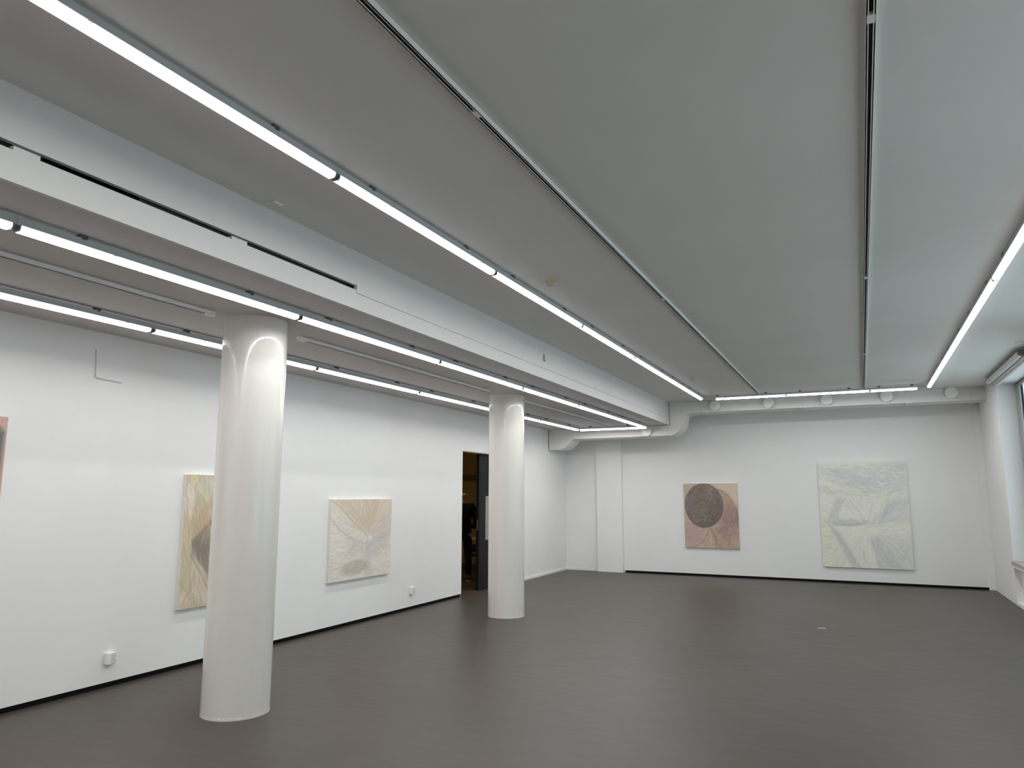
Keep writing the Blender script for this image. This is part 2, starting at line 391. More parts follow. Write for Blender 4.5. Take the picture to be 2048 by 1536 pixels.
tag(obj('wall_bracket', B((-.003, .012, -.006, .006, 0, .085), (-.003, .02, -.006, .022, 0, .008)), BRACK, None, T((XF + .002, 8.30, 3.30))), 'small grey metal bracket screwed to the fascia', 'bracket')

# ------------------------------------------------------------------ air duct
DY0, DY1 = 14.96, 15.47
duct = thing('air_duct', 'white rectangular air duct stepping up along the top of the end wall', 'duct', T((0, DY0, 0)))
DD = DY1 - DY0
def arc(cx, cz, r, a0, a1, n=10):
    return [(cx + r * math.cos(math.radians(a0 + (a1 - a0) * i / n)), cz + r * math.sin(math.radians(a0 + (a1 - a0) * i / n))) for i in range(n + 1)]
def section(name, prof, y0=0, y1=DD, bev=.006):
    bm = bmesh.new(); prism(bm, prof, y0, y1, 'xz'); return obj(name, bm, DUCT, duct, smooth=True)
zt = ZH - .002; zb = 3.308; lb = 2.868; lt = ZL - .002
for a, b in ((-2.755, -.90), (-.90, .86), (.86, 1.875), (1.875, 2.06)):
    section('straight_section', [(a, zb + .002), (b, zb + .006), (b, zt), (a, zt)])
section('s_bend', [(-3.70, lb)] + [(-3.60, lb), (-3.50, lb + .012)] + arc(-3.53, 3.215, .365, -82, -4, 12)[1:] + [(-3.155, 3.24), (-3.125, 3.276), (-3.08, 3.298), (-3.02, zb), (-2.755, zb), (-2.755, zt), (XF + .006, zt), (XF + .006, lt), (-3.70, lt)])
section('straight_section', [(-5.535, lb - .012), (-3.70, lb), (-3.70, lt), (-5.535, lt)])
section('wall_elbow', [(-6.12, 2.640), (-5.90, 2.640), (-5.83, 2.648), (-5.77, 2.668), (-5.715, 2.70), (-5.665, 2.742), (-5.62, 2.79), (-5.590, 2.832), (-5.575, 2.850), (-5.535, 2.856), (-5.535, lt), (-6.12, lt)])
for x, z0, z1, p in ((-2.785, zb, zt, .012), (-2.735, zb, zt, .006), (-.94, zb, zt, .005), (-.885, zb, zt, .006), (.845, zb, zt, .012), (.92, zb, zt, .004), (1.865, zb, zt, .010), (-3.735, lb, lt, .006), (-3.665, lb, lt, .006), (-5.535, lb - .012, lt, .004)):
    obj('flange', B((x - .012, x + .012, -p, DD + .004, z0 - p, z1)), DUCT, duct)
obj('collar_plate', B((-6.11, -5.985, -.012, .0, 2.634, 2.905)), DUCT, duct)
for x in (-5.2, -4.2): obj('hanger_rod', B((x - .006, x + .006, DD * .5, DD * .5 + .012, lt - .02, ZL)), DUCT, duct)

def valve(x, z, label, group):
    t = thing('air_valve', label, 'air valve', T((x, DY0, z)), group)
    bm = bmesh.new(); lathe(bm, [(.075, 0), (.075, -.010), (.050, -.014), (.045, -.055)], 40, 'y'); obj('collar', bm, VALVE, t, smooth=True)
    bm = bmesh.new(); lathe(bm, [(.045, -.045), (.096, -.055), (.103, -.062), (.101, -.070), (.060, -.080), (.010, -.083)], 48, 'y'); obj('disc', bm, VALVE, t, smooth=True)
    bm = bmesh.new(); lathe(bm, [(.010, 0), (.010, -.036)], 12, 'y'); obj('spindle', bm, BRACK, t, T((.06, 0, -.085)))
for k, (x, z) in enumerate(((-2.53, 3.428), (-1.515, 3.434), (-.482, 3.438), (.522, 3.447), (1.543, 3.453))):
    valve(x, z, '%s round white air valve from the S-bend on the upper duct' % ORD[k], 'valves on the upper duct')
valve(-3.93, 2.962, 'round white disc air valve on the lower duct under a batten end', None)

# ------------------------------------------------------------------ paintings
def hexc(*c): return np.array([lin(v) for v in c])
class Canvas:
    """a small pigment raster: layers of soft washes and pencil strokes, one value per canvas vertex"""
    def __init__(s, nu, nv, base, wall):
        s.nu, s.nv = nu, nv; s.wall = lin(wall) / 0.80
        s.asp = nv / nu
        s.V, s.U = np.meshgrid(np.linspace(0, 1, nv), np.linspace(0, 1, nu), indexing='ij')
        s.img = np.ones((nv, nu, 3)) * hexc(*base)
    def noise(s, n, seed=0):
        g = np.random.default_rng(seed).random((n + 2, n + 2))
        x, y = s.U * n, s.V * n; i, j = x.astype(int), y.astype(int); a, b = x - i, y - j
        a = a * a * (3 - 2 * a); b = b * b * (3 - 2 * b)
        return (g[j, i] * (1 - a) + g[j, i + 1] * a) * (1 - b) + (g[j + 1, i] * (1 - a) + g[j + 1, i + 1] * a) * b
    def ell(s, cu, cv, ru, rv, soft=.08, rot=0):
        du, dv = s.U - cu, s.V - cv; c, k = math.cos(rot), math.sin(rot)
        d = np.hypot((du * c + dv * k) / ru, (-du * k + dv * c) / rv)
        return np.clip((1 - d) / soft + .5, 0, 1)
    def poly(s, pts, soft=.02):
        """soft polygon mask: signed distance to the outline"""
        inside = np.zeros_like(s.U, bool); dist = np.full_like(s.U, 9.0); n = len(pts)
        for i in range(n):
            (x0, y0), (x1, y1) = pts[i], pts[(i + 1) % n]
            cond = ((y0 > s.V) != (y1 > s.V))
            with np.errstate(divide='ignore', invalid='ignore'):
                xi = (x1 - x0) * (s.V - y0) / (y1 - y0 + 1e-12) + x0
            inside ^= cond & (s.U < xi)
            ex, ey = x1 - x0, y1 - y0; t = np.clip(((s.U - x0) * ex + (s.V - y0) * ey) / (ex * ex + ey * ey + 1e-12), 0, 1)
            dist = np.minimum(dist, np.hypot(s.U - x0 - t * ex, s.V - y0 - t * ey))
        return np.clip(np.where(inside, dist, -dist) / soft + .5, 0, 1)
    def wash(s, mask, col, a=1.0):
        k = (mask * a)[..., None]; s.img = s.img * (1 - k) + hexc(*col) * k
    def line(s, pts, col, w=.004, a=.6):
        d = np.full_like(s.U, 9.0)
        for (x0, y0), (x1, y1) in zip(pts[:-1], pts[1:]):
            ex, ey = x1 - x0, y1 - y0; t = np.clip(((s.U - x0) * ex + (s.V - y0) * ey) / (ex * ex + ey * ey + 1e-12), 0, 1)
            d = np.minimum(d, np.hypot(s.U - x0 - t * ex, (s.V - y0 - t * ey)))
        s.wash(np.exp(-(d / w) ** 2), col, a)
    def hatch(s, mask, ang, cols, n, ln=.12, a=.25, w=.006, jit=.15, seed=1):
        """ang: constant or f(u, v) -> direction in radians (v down)"""
        r = np.random.default_rng(seed); ys, xs = np.nonzero(mask > .5)
        if len(ys) == 0: return
        for _ in range(n):
            k = r.integers(len(ys)); u, v = s.U[ys[k], xs[k]], s.V[ys[k], xs[k]]
            th = (ang(u, v) if callable(ang) else ang) + r.normal(0, jit); l = ln * r.uniform(.4, 1.2)
            du, dv = math.cos(th) * l / 2, math.sin(th) * l / 2
            i0, i1 = sorted((int((u - du) * s.nu), int((u + du) * s.nu))); j0, j1 = sorted((int((v - dv) * s.nv), int((v + dv) * s.nv)))
            i0, i1, j0, j1 = max(0, i0 - 4), min(s.nu, i1 + 5), max(0, j0 - 4), min(s.nv, j1 + 5)
            if i1 <= i0 or j1 <= j0: continue
            U, V = s.U[j0:j1, i0:i1], s.V[j0:j1, i0:i1]
            t = np.clip(((U - u) * du + (V - v) * dv) / (du * du + dv * dv + 1e-9), -1, 1)
            d = np.hypot(U - u - t * du, V - v - t * dv)
            k2 = (np.exp(-(d / w) ** 2) * (1 - .7 * np.abs(t)) * min(.8, a * 1.7) * mask[j0:j1, i0:i1] * r.uniform(.4, 1))[..., None]
            s.img[j0:j1, i0:i1] = s.img[j0:j1, i0:i1] * (1 - k2) + hexc(*cols[r.integers(len(cols))]) * k2

def painting(mw, W, H, D, cv, label, name='painting', sat=.74):
    """local frame: x right, z up from the lower left corner, front face at y = -D"""
    nu, nv = cv.nu, cv.nv
    verts = [(W * i / (nu - 1), -D, H * (1 - j / (nv - 1))) for j in range(nv) for i in range(nu)]
    faces = [(j * nu + i, (j + 1) * nu + i, (j + 1) * nu + i + 1, j * nu + i + 1) for j in range(nv - 1) for i in range(nu - 1)]
    me = bpy.data.meshes.new('canvas'); me.from_pydata(verts, [], faces); me.update()
    ca = me.color_attributes.new('pigment', 'FLOAT_COLOR', 'POINT')
    px = np.ones((nv * nu, 4), np.float32); rgb = cv.img.reshape(-1, 3); rgb = rgb * sat + rgb.mean(1, keepdims=True) * (1 - sat); px[:, :3] = np.clip(rgb / cv.wall, 0.01, .9); ca.data.foreach_set('color', px.ravel())
    m = mat('pigment_' + name, (.7, .7, .7), .85, .12, .02, 40, .35, 500)
    nt = m.node_tree; b = nt.nodes['Principled BSDF']
    at = nt.nodes.new('ShaderNodeVertexColor'); at.layer_name = 'pigment'
    nz = nt.nodes.new('ShaderNodeTexNoise'); nz.inputs['Scale'].default_value = 55; nz.inputs['Detail'].default_value = 6
    rp = nt.nodes.new('ShaderNodeMapRange'); rp.inputs['From Min'].default_value = .3; rp.inputs['From Max'].default_value = .7
    rp.inputs['To Min'].default_value = .93; rp.inputs['To Max'].default_value = 1.06
    tc = [n for n in nt.nodes if n.type == 'TEX_COORD'][0]
    nt.links.new(tc.outputs['Object'], nz.inputs['Vector']); nt.links.new(nz.outputs['Fac'], rp.inputs['Value'])
    mu = nt.nodes.new('ShaderNodeVectorMath'); mu.operation = 'MULTIPLY'
    nt.links.new(at.outputs['Color'], mu.inputs[0]); nt.links.new(rp.outputs['Result'], mu.inputs[1]); nt.links.new(mu.outputs['Vector'], b.inputs['Base Color'])
    me.materials.append(m)
    t = thing(name, label, 'painting', mw)
    link('canvas', me, t)
    obj('stretcher', B((0, W, -D + .0005, 0, 0, H)), EDGE, t)
    return t

def toward(cu, cv): return lambda u, v: math.atan2(v - cv, u - cu)
def around(cu, cv): return lambda u, v: math.atan2(v - cv, u - cu) + math.pi / 2

# dark ball over pink folds (end wall)
c = Canvas(140, 165, (172, 152, 135), 190); n1 = c.noise(5, 1); n2 = c.noise(9, 2)
c.wash(c.poly([(.5, 0), (1, 0), (1, .5), (.85, .18)], .06), (190, 172, 150), .9)
c.wash(c.poly([(0, 0), (.35, 0), (.1, .3), (0, .45)], .05), (166, 152, 128), .9)
arch = c.ell(.56, .56, .42, .48, .05)
c.wash(arch, (166, 142, 122), .9)
c.wash(arch * np.clip(1 - np.abs(c.V - .27) / .16, 0, 1), (158, 138, 98), .85)
c.wash(c.ell(.86, .50, .20, .17, .8), (150, 112, 106), .9)
c.wash(c.ell(.76, .74, .17, .13, .8), (148, 106, 112), .95)
c.wash(c.ell(.93, .62, .12, .14, .8), (142, 118, 104), .7)
c.wash(c.poly([(.0, .60), (.25, .68), (.45, .70), (.35, .85), (.12, 1), (.03, 1)], .06), (172, 142, 136), .85)
c.wash(c.ell(.12, .78, .14, .2, .9), (168, 132, 130), .7)
c.wash(c.poly([(.46, .68), (.62, 1), (.2, 1)], .03), (178, 156, 130), .8)
c.wash(c.poly([(.47, .68), (.72, .85), (.76, 1), (.56, 1)], .05), (160, 138, 112), .7)
c.wash(c.poly([(.86, .7), (1, .6), (1, 1), (.78, 1)], .04), (162, 130, 116), .7)
c.hatch(arch, around(.5, .6), [(140, 115, 100), (180, 155, 130), (150, 110, 108)], 500, .16, .28, .006, .2, 3)
c.hatch(c.poly([(0, .62), (1, .62), (1, 1), (0, 1)]), toward(.47, .66), [(150, 118, 112), (188, 165, 148), (160, 135, 110)], 420, .18, .25, .006, .12, 4)
for p in ([(.47, .69), (.42, .80), (.30, .92), (.15, 1)], [(.48, .69), (.56, .82), (.58, 1)], [(.50, .70), (.60, .92), (.68, 1)], [(1, .62), (.90, .72), (.82, .85), (.78, 1)], [(.60, .08), (.78, .13), (.90, .25), (.97, .40), (.99, .58)]):
    c.line(p, (118, 98, 84), .007, .55)
ball = c.ell(.375, .342, .355, .342, .04)
c.wash(ball, (112, 101, 90), .97)
c.wash(ball * c.ell(.35, .25, .16, .2, .9), (122, 108, 84), .7)
c.wash(ball * c.ell(.12, .25, .10, .2, .9), (116, 104, 102), .7)
c.wash(ball * np.clip((c.V - .42) * 4, 0, 1), (94, 84, 84), .8)
c.wash(ball * c.ell(.58, .44, .14, .14, .9), (98, 92, 82), .7)
c.wash(ball * c.ell(.50, .12, .05, .12, .9), (136, 128, 114), .6)
c.hatch(ball, around(.36, .30), [(88, 80, 76), (136, 122, 106), (112, 92, 90)], 700, .10, .35, .006, .6, 5)
c.line([(.375 + .353 * math.cos(a / 10), .342 + .340 * math.sin(a / 10)) for a in range(0, 64)], (84, 76, 74), .007, .5)
FR = {'back1': c}
p = painting(MB @ T((-3.432, 0, .578)), 1.118, 1.33, .04, c, 'smaller painting on the end wall with a dark round ball over pink folds')

# pale grey green landscape (end wall)
c = Canvas(170, 210, (190, 190, 172), 182)
c.wash(c.noise(4, 5), (196, 196, 178), .5)
c.wash(c.poly([(.0, .05), (.55, .08), (1, .0), (1, .23), (.7, .30), (.35, .24), (.12, .14)], .08), (172, 173, 174), .75)
c.wash(c.ell(.3, .1, .25, .03, .9), (168, 168, 172), .5); c.wash(c.ell(.45, .19, .2, .05, .9), (164, 166, 164), .5)
c.wash(c.poly([(0, .22), (.25, .28), (.2, .32), (0, .27)], .04), (170, 168, 166), .6)
c.wash(c.poly([(.08, .55), (.2, .34), (.29, .35), (.15, .57)], .05), (164, 163, 162), .5)
c.wash(c.poly([(.55, .62), (.78, .38), (1, .33), (1, .55)], .06), (172, 173, 172), .7)
c.wash(c.poly([(.66, .58), (.76, .40), (.92, .36), (.80, .47)], .03), (162, 161, 164), .5)
c.wash(c.ell(.33, .58, .24, .035, .6), (158, 158, 162), .8)
c.wash(c.poly([(.0, .55), (.12, .60), (.34, 1), (0, 1)], .04), (190, 188, 160), .7)
c.wash(c.poly([(.10, .62), (.2, .66), (.44, 1), (.33, 1)], .03), (164, 162, 158), .8)
c.wash(c.poly([(.53, .69), (.64, .70), (.9, 1), (.62, 1)], .04), (164, 164, 164), .8)
c.wash(c.poly([(.70, .72), (1, .70), (1, 1), (.88, 1)], .06), (174, 175, 170), .6)
c.wash(c.ell(.53, .66, .14, .06, .9), (200, 197, 176), .7); c.wash(c.ell(.9, .62, .2, .04, .9), (198, 198, 176), .6)
full = np.ones_like(c.U)
G = [(158, 158, 160), (206, 205, 192), (172, 172, 162), (162, 162, 164), (196, 196, 186)]
c.hatch(c.poly([(0, .02), (1, .02), (1, .30), (.6, .35), (0, .34)], .05), .12, G, 620, .16, .30, .0045, .35, 6)
c.hatch(c.poly([(0, .28), (.3, .31), (.6, .30), (1, .24), (1, 1), (0, 1)], .05), toward(.53, .62), G, 1300, .16, .19, .0045, .24, 7)
c.hatch(c.poly([(.06, .57), (.2, .33), (.31, .34), (.16, .59)], .02), 2.05, [(152, 151, 154), (176, 176, 172)], 90, .16, .16, .005, .12, 8)
c.line([(0, .30), (.25, .29), (.45, .32), (.7, .33), (.86, .28), (1, .21)], (160, 159, 150), .006, .3)
c.line([(.13, .60), (.33, .605), (.5, .585)], (140, 140, 142), .005, .5)
c.line([(.04, .56), (.16, .66), (.30, .86), (.40, 1)], (150, 148, 140), .006, .45)
c.line([(.62, .69), (.78, .86), (.90, 1)], (150, 149, 152), .006, .3)
painting(MB @ T((-.750, 0, .300)), 1.546, 2.006, .045, c, 'largest painting on the end wall, pale grey and yellow-green strokes', sat=.62)

# pale flower (long wall)
c = Canvas(150, 115 * 150 // 150, (206, 197, 186), 200)
c.wash(c.poly([(.03, 0), (1, 0), (1, .22), (.72, .40), (.58, .46), (.5, .44), (.30, .26)], .03), (196, 180, 156), .85)
c.wash(c.poly([(.50, 0), (.80, 0), (.72, .25), (.60, .45), (.52, .3)], .05), (190, 168, 146), .7)
c.wash(c.poly([(.1, .02), (.5, .02), (.56, .4), (.3, .22)], .06), (190, 174, 142), .5)
c.wash(c.poly([(.0, .02), (.08, .06), (.32, .28), (.57, .46), (.55, .56), (.36, .50), (.14, .36), (.0, .22)], .03), (202, 196, 186), .8)
c.wash(c.poly([(.60, .46), (.82, .26), (1, .16), (1, .42), (.84, .52), (.64, .56)], .05), (188, 177, 168), .8)
c.wash(c.poly([(.56, .54), (1, .44), (.92, .62), (.72, .76), (.58, .74)], .05), (182, 178, 172), .75)
c.wash(c.ell(.60, .66, .05, .13, .9), (172, 172, 174), .7)
c.wash(c.ell(.62, .90, .06, .12, .9), (178, 174, 176), .6)
c.wash(c.ell(.40, .86, .22, .085, .5, -.1), (166, 160, 134), .85)
c.wash(c.ell(.42, .60, .13, .07, .8, .4), (188, 176, 164), .6)
c.wash(c.ell(.10, .55, .12, .2, .9), (214, 206, 198), .7)
c.wash(c.ell(.62, .50, .05, .05, .9), (208, 202, 192), .8)
c.hatch(np.ones_like(c.U) * (c.V < .75), toward(.58, .48), [(178, 160, 136), (214, 204, 190), (184, 172, 160)], 1000, .16, .26, .005, .10, 9)
c.hatch(np.ones_like(c.U) * (c.V >= .6), toward(.6, .78), [(182, 172, 156), (214, 206, 194), (176, 170, 160)], 450, .15, .24, .005, .12, 10)
c.line([(.02, .02), (.14, .10), (.34, .29), (.57, .46)], (158, 140, 116), .008, .55)
c.line([(.0, .24), (.14, .38), (.36, .51), (.55, .57)], (164, 152, 138), .010, .5)
c.line([(1, .42), (.84, .52), (.66, .57)], (168, 156, 148), .008, .4)
c.line([(.57, .56), (.58, .8), (.57, 1)], (182, 174, 166), .006, .4)
c.line([(.0, .85), (.2, .83), (.36, .78), (.56, .76)], (160, 152, 132), .008, .4)
RL = RZ(math.pi / 2)     # painting frame on the left wall: x along +y, front towards the room
def onleft(y, z): return ML @ T((0, y, z)) @ RZ(math.pi / 2)
painting(onleft(7.515, .578), 1.345, 1.023, .042, c, 'pale beige flower-like painting on the long wall, wider than tall')

# ochre painting partly behind the column (long wall)
c = Canvas(120, 145, (188, 173, 140), 200)
c.wash(c.poly([(0, 0), (.16, 0), (.10, .08), (.03, .08)], .03), (200, 188, 142), .8)
c.wash(c.poly([(.14, .03), (1, 0), (1, .3), (.5, .3), (.13, .16)], .05), (190, 190, 166), .8)
c.wash(c.ell(.055, .20, .055, .13, .5), (208, 194, 184), .9)
c.wash(c.poly([(.02, .05), (.06, .08), (.04, .14), (.02, .16)], .02), (206, 192, 180), .8)
c.wash(c.poly([(.10, .36), (.32, .16), (1, .22), (1, .5), (.3, .4), (.12, .50)], .06), (180, 150, 116), .7)
c.wash(c.poly([(.16, .36), (.32, .22), (.36, .34), (.14, .48)], .05), (190, 158, 128), .7)
c.wash(c.poly([(.095, .50), (.20, .43), (.32, .34), (1, .40), (1, .95), (.42, .90), (.26, .72), (.12, .60)], .025), (134, 123, 112), .95)
c.wash(c.poly([(.11, .52), (.24, .46), (.32, .60), (.2, .66)], .05), (124, 112, 104), .6)
c.wash(c.ell(.30, .44, .05, .05, .9), (166, 152, 112), .6)
c.wash(c.poly([(.13, .66), (.22, .72), (.34, .92), (.3, .98), (.12, .9)], .05), (198, 184, 162), .7)
c.wash(c.poly([(0, .92), (.05, .86), (.10, .93), (.02, 1)], .03), (206, 190, 166), .7)
c.hatch(np.ones_like(c.U), lambda u, v: 1.25, [(160, 140, 104), (206, 192, 160), (150, 128, 104)], 900, .16, .25, .005, .25, 12)
c.line([(.10, .60), (.22, .74), (.34, .90)], (112, 102, 94), .008, .5)
c.line([(.17, .70), (.12, .86), (.03, .98)], (160, 134, 98), .008, .5)
painting(onleft(5.258, .560), 1.10, 1.292, .040, c, 'ochre and dark grey painting half hidden by the nearer column')

# dark blue shape on terracotta, cut by the picture edge (long wall)
c = Canvas(110, 140, (192, 156, 138), 205)
dark = c.poly([(.2, .12), (.62, .06), (.95, .05), (.985, .08), (.982, .30), (.975, .40), (.955, .50), (.86, .54), (.6, .7), (.2, .6)], .03)
c.wash(dark, (98, 103, 112), .95)
c.wash(dark * np.clip((c.V - .25) * 4, 0, 1), (84, 90, 108), .7)
c.wash(dark * np.clip((.2 - c.V) * 6, 0, 1), (118, 120, 120), .7)
c.wash(c.poly([(.90, .56), (1, .48), (1, 1), (.7, 1)], .04), (166, 130, 116), .8)
c.wash(c.ell(.94, .58, .03, .1, .8), (200, 176, 150), .7)
c.hatch(dark, 1.9, [(72, 78, 92), (132, 134, 138)], 500, .12, .35, .006, .4, 14)
c.hatch(1 - dark, 1.4, [(176, 134, 116), (206, 176, 156)], 400, .12, .25, .006, .4, 15)
painting(onleft(3.52 - 1.20, .72), 1.20, 1.530, .032, c, 'terracotta painting with a dark blue-grey shape, cut by the picture edge')

# ------------------------------------------------------------------ wall fittings on the long wall
def socket(y, z, label):
    t = thing('wall_socket', label, 'socket', ML @ T((0, y, z)))
    bm = bmesh.new(); box(bm, 0, .042, -.042, .042, 0, .098); obj('plate', bm, PLAST, t, bevel=.006)
    for zz in (.027, .071):
        bm = bmesh.new(); lathe(bm, [(.020, .0405), (.020, .0428), (.0165, .0428), (.0165, .0412), (.002, .0410)], 28, 'x')
        w = obj('socket_well', bm, WELL, t, T((0, .016, zz)))
        for s in (-1, 1):
            bm = bmesh.new(); lathe(bm, [(.0028, .041), (.0028, .0425)], 8, 'x'); obj('pin_hole', bm, BLACK, w, T((0, .008 * s, 0)))
socket(4.588, .196, 'white double wall socket below the bare wall left of the nearer column')
socket(9.488, .222, 'white double wall socket between the flower painting and the doorway')
bm = bmesh.new()
tube(bm, [(.004, 4.222, 2.912), (.012, 4.224, 2.80), (.012, 4.228, 2.69), (.012, 4.236, 2.672), (.012, 4.26, 2.667), (.010, 4.40, 2.661), (.004, 4.50, 2.657)], .0042)
tag(obj('wire_hook', bm, WIRE, None, ML, smooth=True), 'thin L-shaped grey wire left on the upper long wall', 'wire')
bm = bmesh.new(); box(bm, 0, .095, 0, .03, 0.0005, .0015); box(bm, .018, .075, -.002, .032, .0015, .0022)
tag(obj('paper_scrap', bm, PAPER, None, T((-.603, 10.40, 0)) @ RZ(.03)), 'tiny white strip of paper lying on the grey floor', 'paper')

# ------------------------------------------------------------------ blinds at the window head
def blind(x, z, y0, y1, r, label):
    t = thing('roller_blind', label, 'blind', T((x, y0, z)))
    bm = bmesh.new(); lathe(bm, [(r, .006), (r, y1 - y0 - .006)], 28, 'y'); obj('cassette', bm, BLIND, t, smooth=True)
    for yy in (0, y1 - y0 - .008):
        bm = bmesh.new(); lathe(bm, [(r + .004, yy), (r + .004, yy + .008)], 28, 'y'); obj('end_cap', bm, CAPD, t, smooth=True)
    for yy in (.05, y1 - y0 - .07): obj('bracket', B((-.012, .03, yy, yy + .02, r - .004, ZH - z)), BLIND, t)
    return t
blind(1.965, 3.472, 11.15, 13.93, .043, 'thick white roller blind tube on the ceiling before the window')
t = blind(2.035, 3.432, 10.45, 13.83, .033, 'thin white roller blind tube tucked against the window head')
obj('bottom_bar', B((-.012, .012, .02, 3.36, -.062, -.036)), BLIND, t)
tag(obj('ceiling_hook', B((0, .08, 0, .02, -.012, 0), (-.02, .01, -.01, .03, -.02, -.004)), TRACK, None, T((1.87, 10.75, ZH))), 'small white bracket on the ceiling above the blinds', 'bracket')

# ------------------------------------------------------------------ doorway and the room behind it
d = struct(obj('door_1', B((-.14, -.095, 11.885, D1 - .002, .01, DZ - .002)), DOORM, None, ML, bevel=.003), 'dark grey steel door leaf, closed half of a double door')
obj('leaf_edge', B((-.155, -.098, 11.845, 11.885, .01, DZ - .002)), DOORK, d)
obj('lock_plate', B((-.135, -.115, 11.842, 11.846, 1.03, 1.22)), STEEL, d)
obj('latch_bolt', B((-.130, -.120, 11.836, 11.843, 1.08, 1.11)), STEEL, d)
obj('notice', B((-.0955, -.0935, 12.10, 12.31, .86, 1.64)), KRAFT, d)
obj('kick_plate', B((-.0955, -.092, 11.97, D1 - .05, .06, .42)), DOORK, d)
struct(obj('trim_2', B((-.19, -.012, D0 - .012, D0 + .0, 0, DZ), (-.19, -.012, D0, D1, DZ - .012, DZ)), OCHRE, None, ML), 'lining inside the head of the doorway, yellow light put into its colour')  # the back room's yellow light is painted into the lining
RX0, RY1, RZ1 = -11.2, 16.5, 2.85
struct(obj('wall_back_room', B((RX0, -6.35, RY1, RY1 + .1, 0, RZ1), (RX0 - .1, RX0, 9.2, RY1, 0, RZ1), (RX0, -6.35, 9.1, 9.2, 0, RZ1)), OCHRE), 'dim ochre walls of the room behind the doorway')
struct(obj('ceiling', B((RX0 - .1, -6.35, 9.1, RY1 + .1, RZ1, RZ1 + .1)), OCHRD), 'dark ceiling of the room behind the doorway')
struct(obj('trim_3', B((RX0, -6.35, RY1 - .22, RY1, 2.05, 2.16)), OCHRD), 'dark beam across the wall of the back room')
WARM = emit('warm_lamp_glass', (1.0, .72, .34), 58.0)
t = thing('ceiling_lamp', 'round warm ceiling lamp in the dim back room', 'lamp', T((-7.7, 12.3, RZ1)))
bm = bmesh.new(); lathe(bm, [(.17, 0), (.17, -.03), (.16, -.035)], 32); obj('base', bm, TRACK, t, smooth=True)
bm = bmesh.new(); lathe(bm, [(.155, -.03), (.15, -.06), (.11, -.09), (.05, -.10), (.01, -.102)], 32); obj('shade', bm, WARM, t, smooth=True)

t = thing('table', 'light wooden table behind the standing man', 'table', T((-7.95, 14.45, 0)))
obj('table_top', B((-.75, .75, -.4, .4, .725, .75)), WOOD, t, bevel=.004)
for sx in (-1, 1):
    for sy in (-1, 1): obj('leg', B((.70 * sx - .02, .70 * sx + .02, .35 * sy - .02, .35 * sy + .02, 0, .725)), CHAIRM, t)
t = thing('chair', 'black chair pushed in front of the wooden table', 'chair', T((-7.15, 13.72, 0)) @ RZ(.5))
obj('seat', B((-.21, .21, -.21, .21, .43, .47)), CHAIRM, t, bevel=.01)
obj('backrest', B((-.20, .20, -.23, -.205, .52, .68)), CHAIRM, t, bevel=.01)
for sx in (-1, 1):
    for sy in (-1, 1):
        obj('leg', B((.19 * sx - .011, .19 * sx + .011, .20 * sy - .011, .20 * sy + .011, 0, .70 if sy < 0 else .43)), CHAIRM, t)

# man seen from behind: local frame faces +y, right hand at +x
def skin_mesh(name, verts, edges, radii, mats, sub=2, root=0):
    me = bpy.data.meshes.new(name); me.from_pydata(verts, edges, [])
    o = bpy.data.objects.new(name, me); COL.objects.link(o)
    o.modifiers.new('skin', 'SKIN').use_smooth_shade = True
    sv = me.skin_vertices[0].data if me.skin_vertices else None
    if sv is None:
        bm = bmesh.new(); bm.from_mesh(me); bm.verts.layers.skin.verify(); bm.to_mesh(me); bm.free(); sv = me.skin_vertices[0].data
    for i, r in enumerate(radii):
        sv[i].radius = (r, r) if not isinstance(r, tuple) else r
        sv[i].use_root = (i == root)
    ss = o.modifiers.new('sub', 'SUBSURF'); ss.levels = sub; ss.render_levels = sub
    dg = bpy.context.evaluated_depsgraph_get(); dg.update()
    m2 = bpy.data.meshes.new_from_object(o.evaluated_get(dg)); m2.name = name
    bpy.data.objects.remove(o); bpy.data.meshes.remove(me)
    m2.materials.clear()
    for m in mats: m2.materials.append(m)
    for p in m2.polygons: p.use_smooth = True
    return m2
def chain(V, E, R_, start, pts):
    prev = start
    for p, r in pts:
        V.append(p); R_.append(r); i = len(V) - 1
        if prev is not None: E.append((prev, i))
        prev = i
    return prev
def arm_pts(s, g=0.0):
    return [((s * .17, -.01, 1.40), .062 + g), ((s * .215, -.03, 1.33), .058 + g), ((s * .255, -.05, 1.12), .047 + g), ((s * .245, .02, 1.03), .043 + g), ((s * .16, .20, 1.00), .034 + g)]
def torso_pts(g=0.0):
    return [((0, 0, .95), (.155 + g, .115 + g)), ((0, .0, 1.08), (.150 + g, .115 + g)), ((0, -.01, 1.24), (.165 + g, .115 + g)), ((0, -.01, 1.38), (.135 + g, .095 + g)), ((0, .0, 1.45), (.075 + g, .07 + g))]
def leg_pts(s, g=0.0):
    return [((s * .085, 0, .86), .098 + g), ((s * .10, .01, .68), .082 + g), ((s * .105, .015, .50), .062 + g), ((s * .11, -.01, .30), .056 + g), ((s * .115, -.02, .10), .042 + g)]
man = thing('person', 'bald man in black sweater and dark trousers standing beyond the doorway, back turned', 'person', T((-7.16, 13.0, 0)) @ RZ(math.radians(25)) @ Matrix.Scale(1.03, 4))
V, E, R_ = [], [], []
top = chain(V, E, R_, None, torso_pts(-.03))
nk = chain(V, E, R_, top, [((.0, .01, 1.50), .055), ((.005, .015, 1.53), .052), ((.01, .015, 1.575), (.070, .082)), ((.012, .012, 1.615), (.074, .092)), ((.012, .01, 1.65), (.064, .082))])
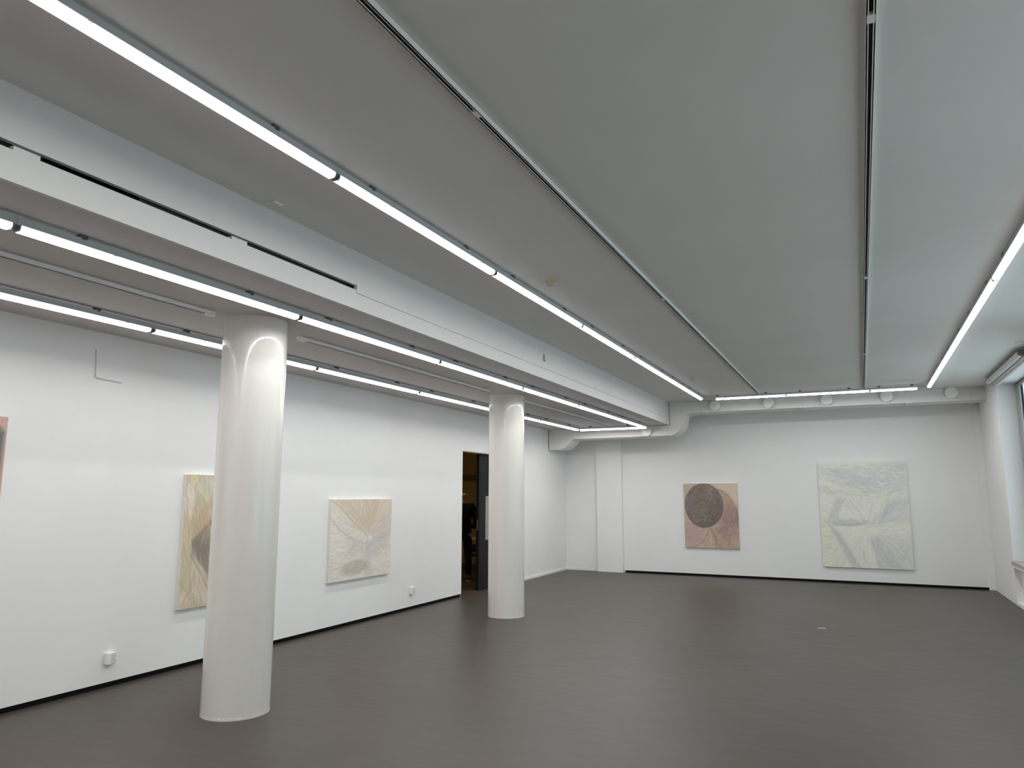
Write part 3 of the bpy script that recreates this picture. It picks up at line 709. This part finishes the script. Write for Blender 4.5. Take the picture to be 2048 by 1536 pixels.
for s in (-1, 1):
    wr = chain(V, E, R_, 3, arm_pts(s, -.010))
    pm = chain(V, E, R_, wr, [((s * .13, .245, 1.00), .028), ((s * .11, .285, .995), .030)])
    for k, (dx, ln) in enumerate(((-.028, .060), (-.009, .072), (.010, .068), (.027, .052))):
        b0 = (s * .11 + dx, .30, .99)
        chain(V, E, R_, pm, [(b0, .0095), ((b0[0], b0[1] + ln * .5, .985), .0085), ((b0[0] - s * .004, b0[1] + ln * .85, .965), .0075)])
    chain(V, E, R_, wr + 1, [((s * .11 - s * .04, .262, .985), .0105), ((s * .11 - s * .055, .295, .975), .009)])
    chain(V, E, R_, 0, leg_pts(s, -.012) + [((s * .118, .06, .05), .035), ((s * .12, .13, .04), .028)])
link('body', skin_mesh('body', V, E, R_, [SKIN]), man)
V, E, R_ = [], [], []
chain(V, E, R_, None, [((0, 0, .84), (.185, .145))] + torso_pts(.024)[:4] + [((0, 0, 1.44), (.085, .08))])
for s in (-1, 1): chain(V, E, R_, 4, arm_pts(s, .014))
link('sweater', skin_mesh('sweater', V, E, R_, [SWEAT]), man)
V, E, R_ = [((0, 0, .98)), ((0, 0, .90))], [(0, 1)], [(.150, .115), (.165, .130)]
for s in (-1, 1): chain(V, E, R_, 1, leg_pts(s, .014))
link('trousers', skin_mesh('trousers', V, E, R_, [JEANS]), man)
for s in (-1, 1):
    V, E, R_ = [], [], []
    chain(V, E, R_, None, [((s * .117, -.045, .052), .046), ((s * .118, .04, .050), .046), ((s * .121, .12, .042), .042), ((s * .123, .19, .034), .032)])
    sh = link('shoe', skin_mesh('shoe', V, E, R_, [SHOE]), man)
    bm = bmesh.new(); prism(bm, [(s * .12 + .045 * math.cos(a) , .07 + .145 * math.sin(a)) for a in np.linspace(0, 2 * math.pi, 20, endpoint=False)], 0.0, .024, 'xy')
    obj('sole', bm, SOLE, sh)
for s in (-1, 1):
    bm = bmesh.new(); lathe(bm, [(.004, -.010), (.020, -.006), (.024, 0), (.016, .006), (.004, .007)], 16, 'x')
    for v in bm.verts: v.co.z *= 1.45; v.co.x *= s
    obj('ear', bm, SKIN, man, T((s * .083 + .01, .0, 1.59)), smooth=True)
bm = bmesh.new(); lathe(bm, [(.004, .02), (.013, .005), (.016, -.012), (.006, -.018)], 12); obj('nose', bm, SKIN, man, T((.012, .103, 1.59)), smooth=True)
for s in (-1, 1):
    bm = bmesh.new(); bmesh.ops.create_uvsphere(bm, u_segments=12, v_segments=8, radius=.011); obj('eye', bm, PLAST, man, T((.012 + s * .032, .088, 1.605)), smooth=True)
bm = bmesh.new(); box(bm, -.022, .022, -.006, .006, -.004, .004); obj('mouth', bm, OCHRD, man, T((.012, .088, 1.548)), bevel=.002)
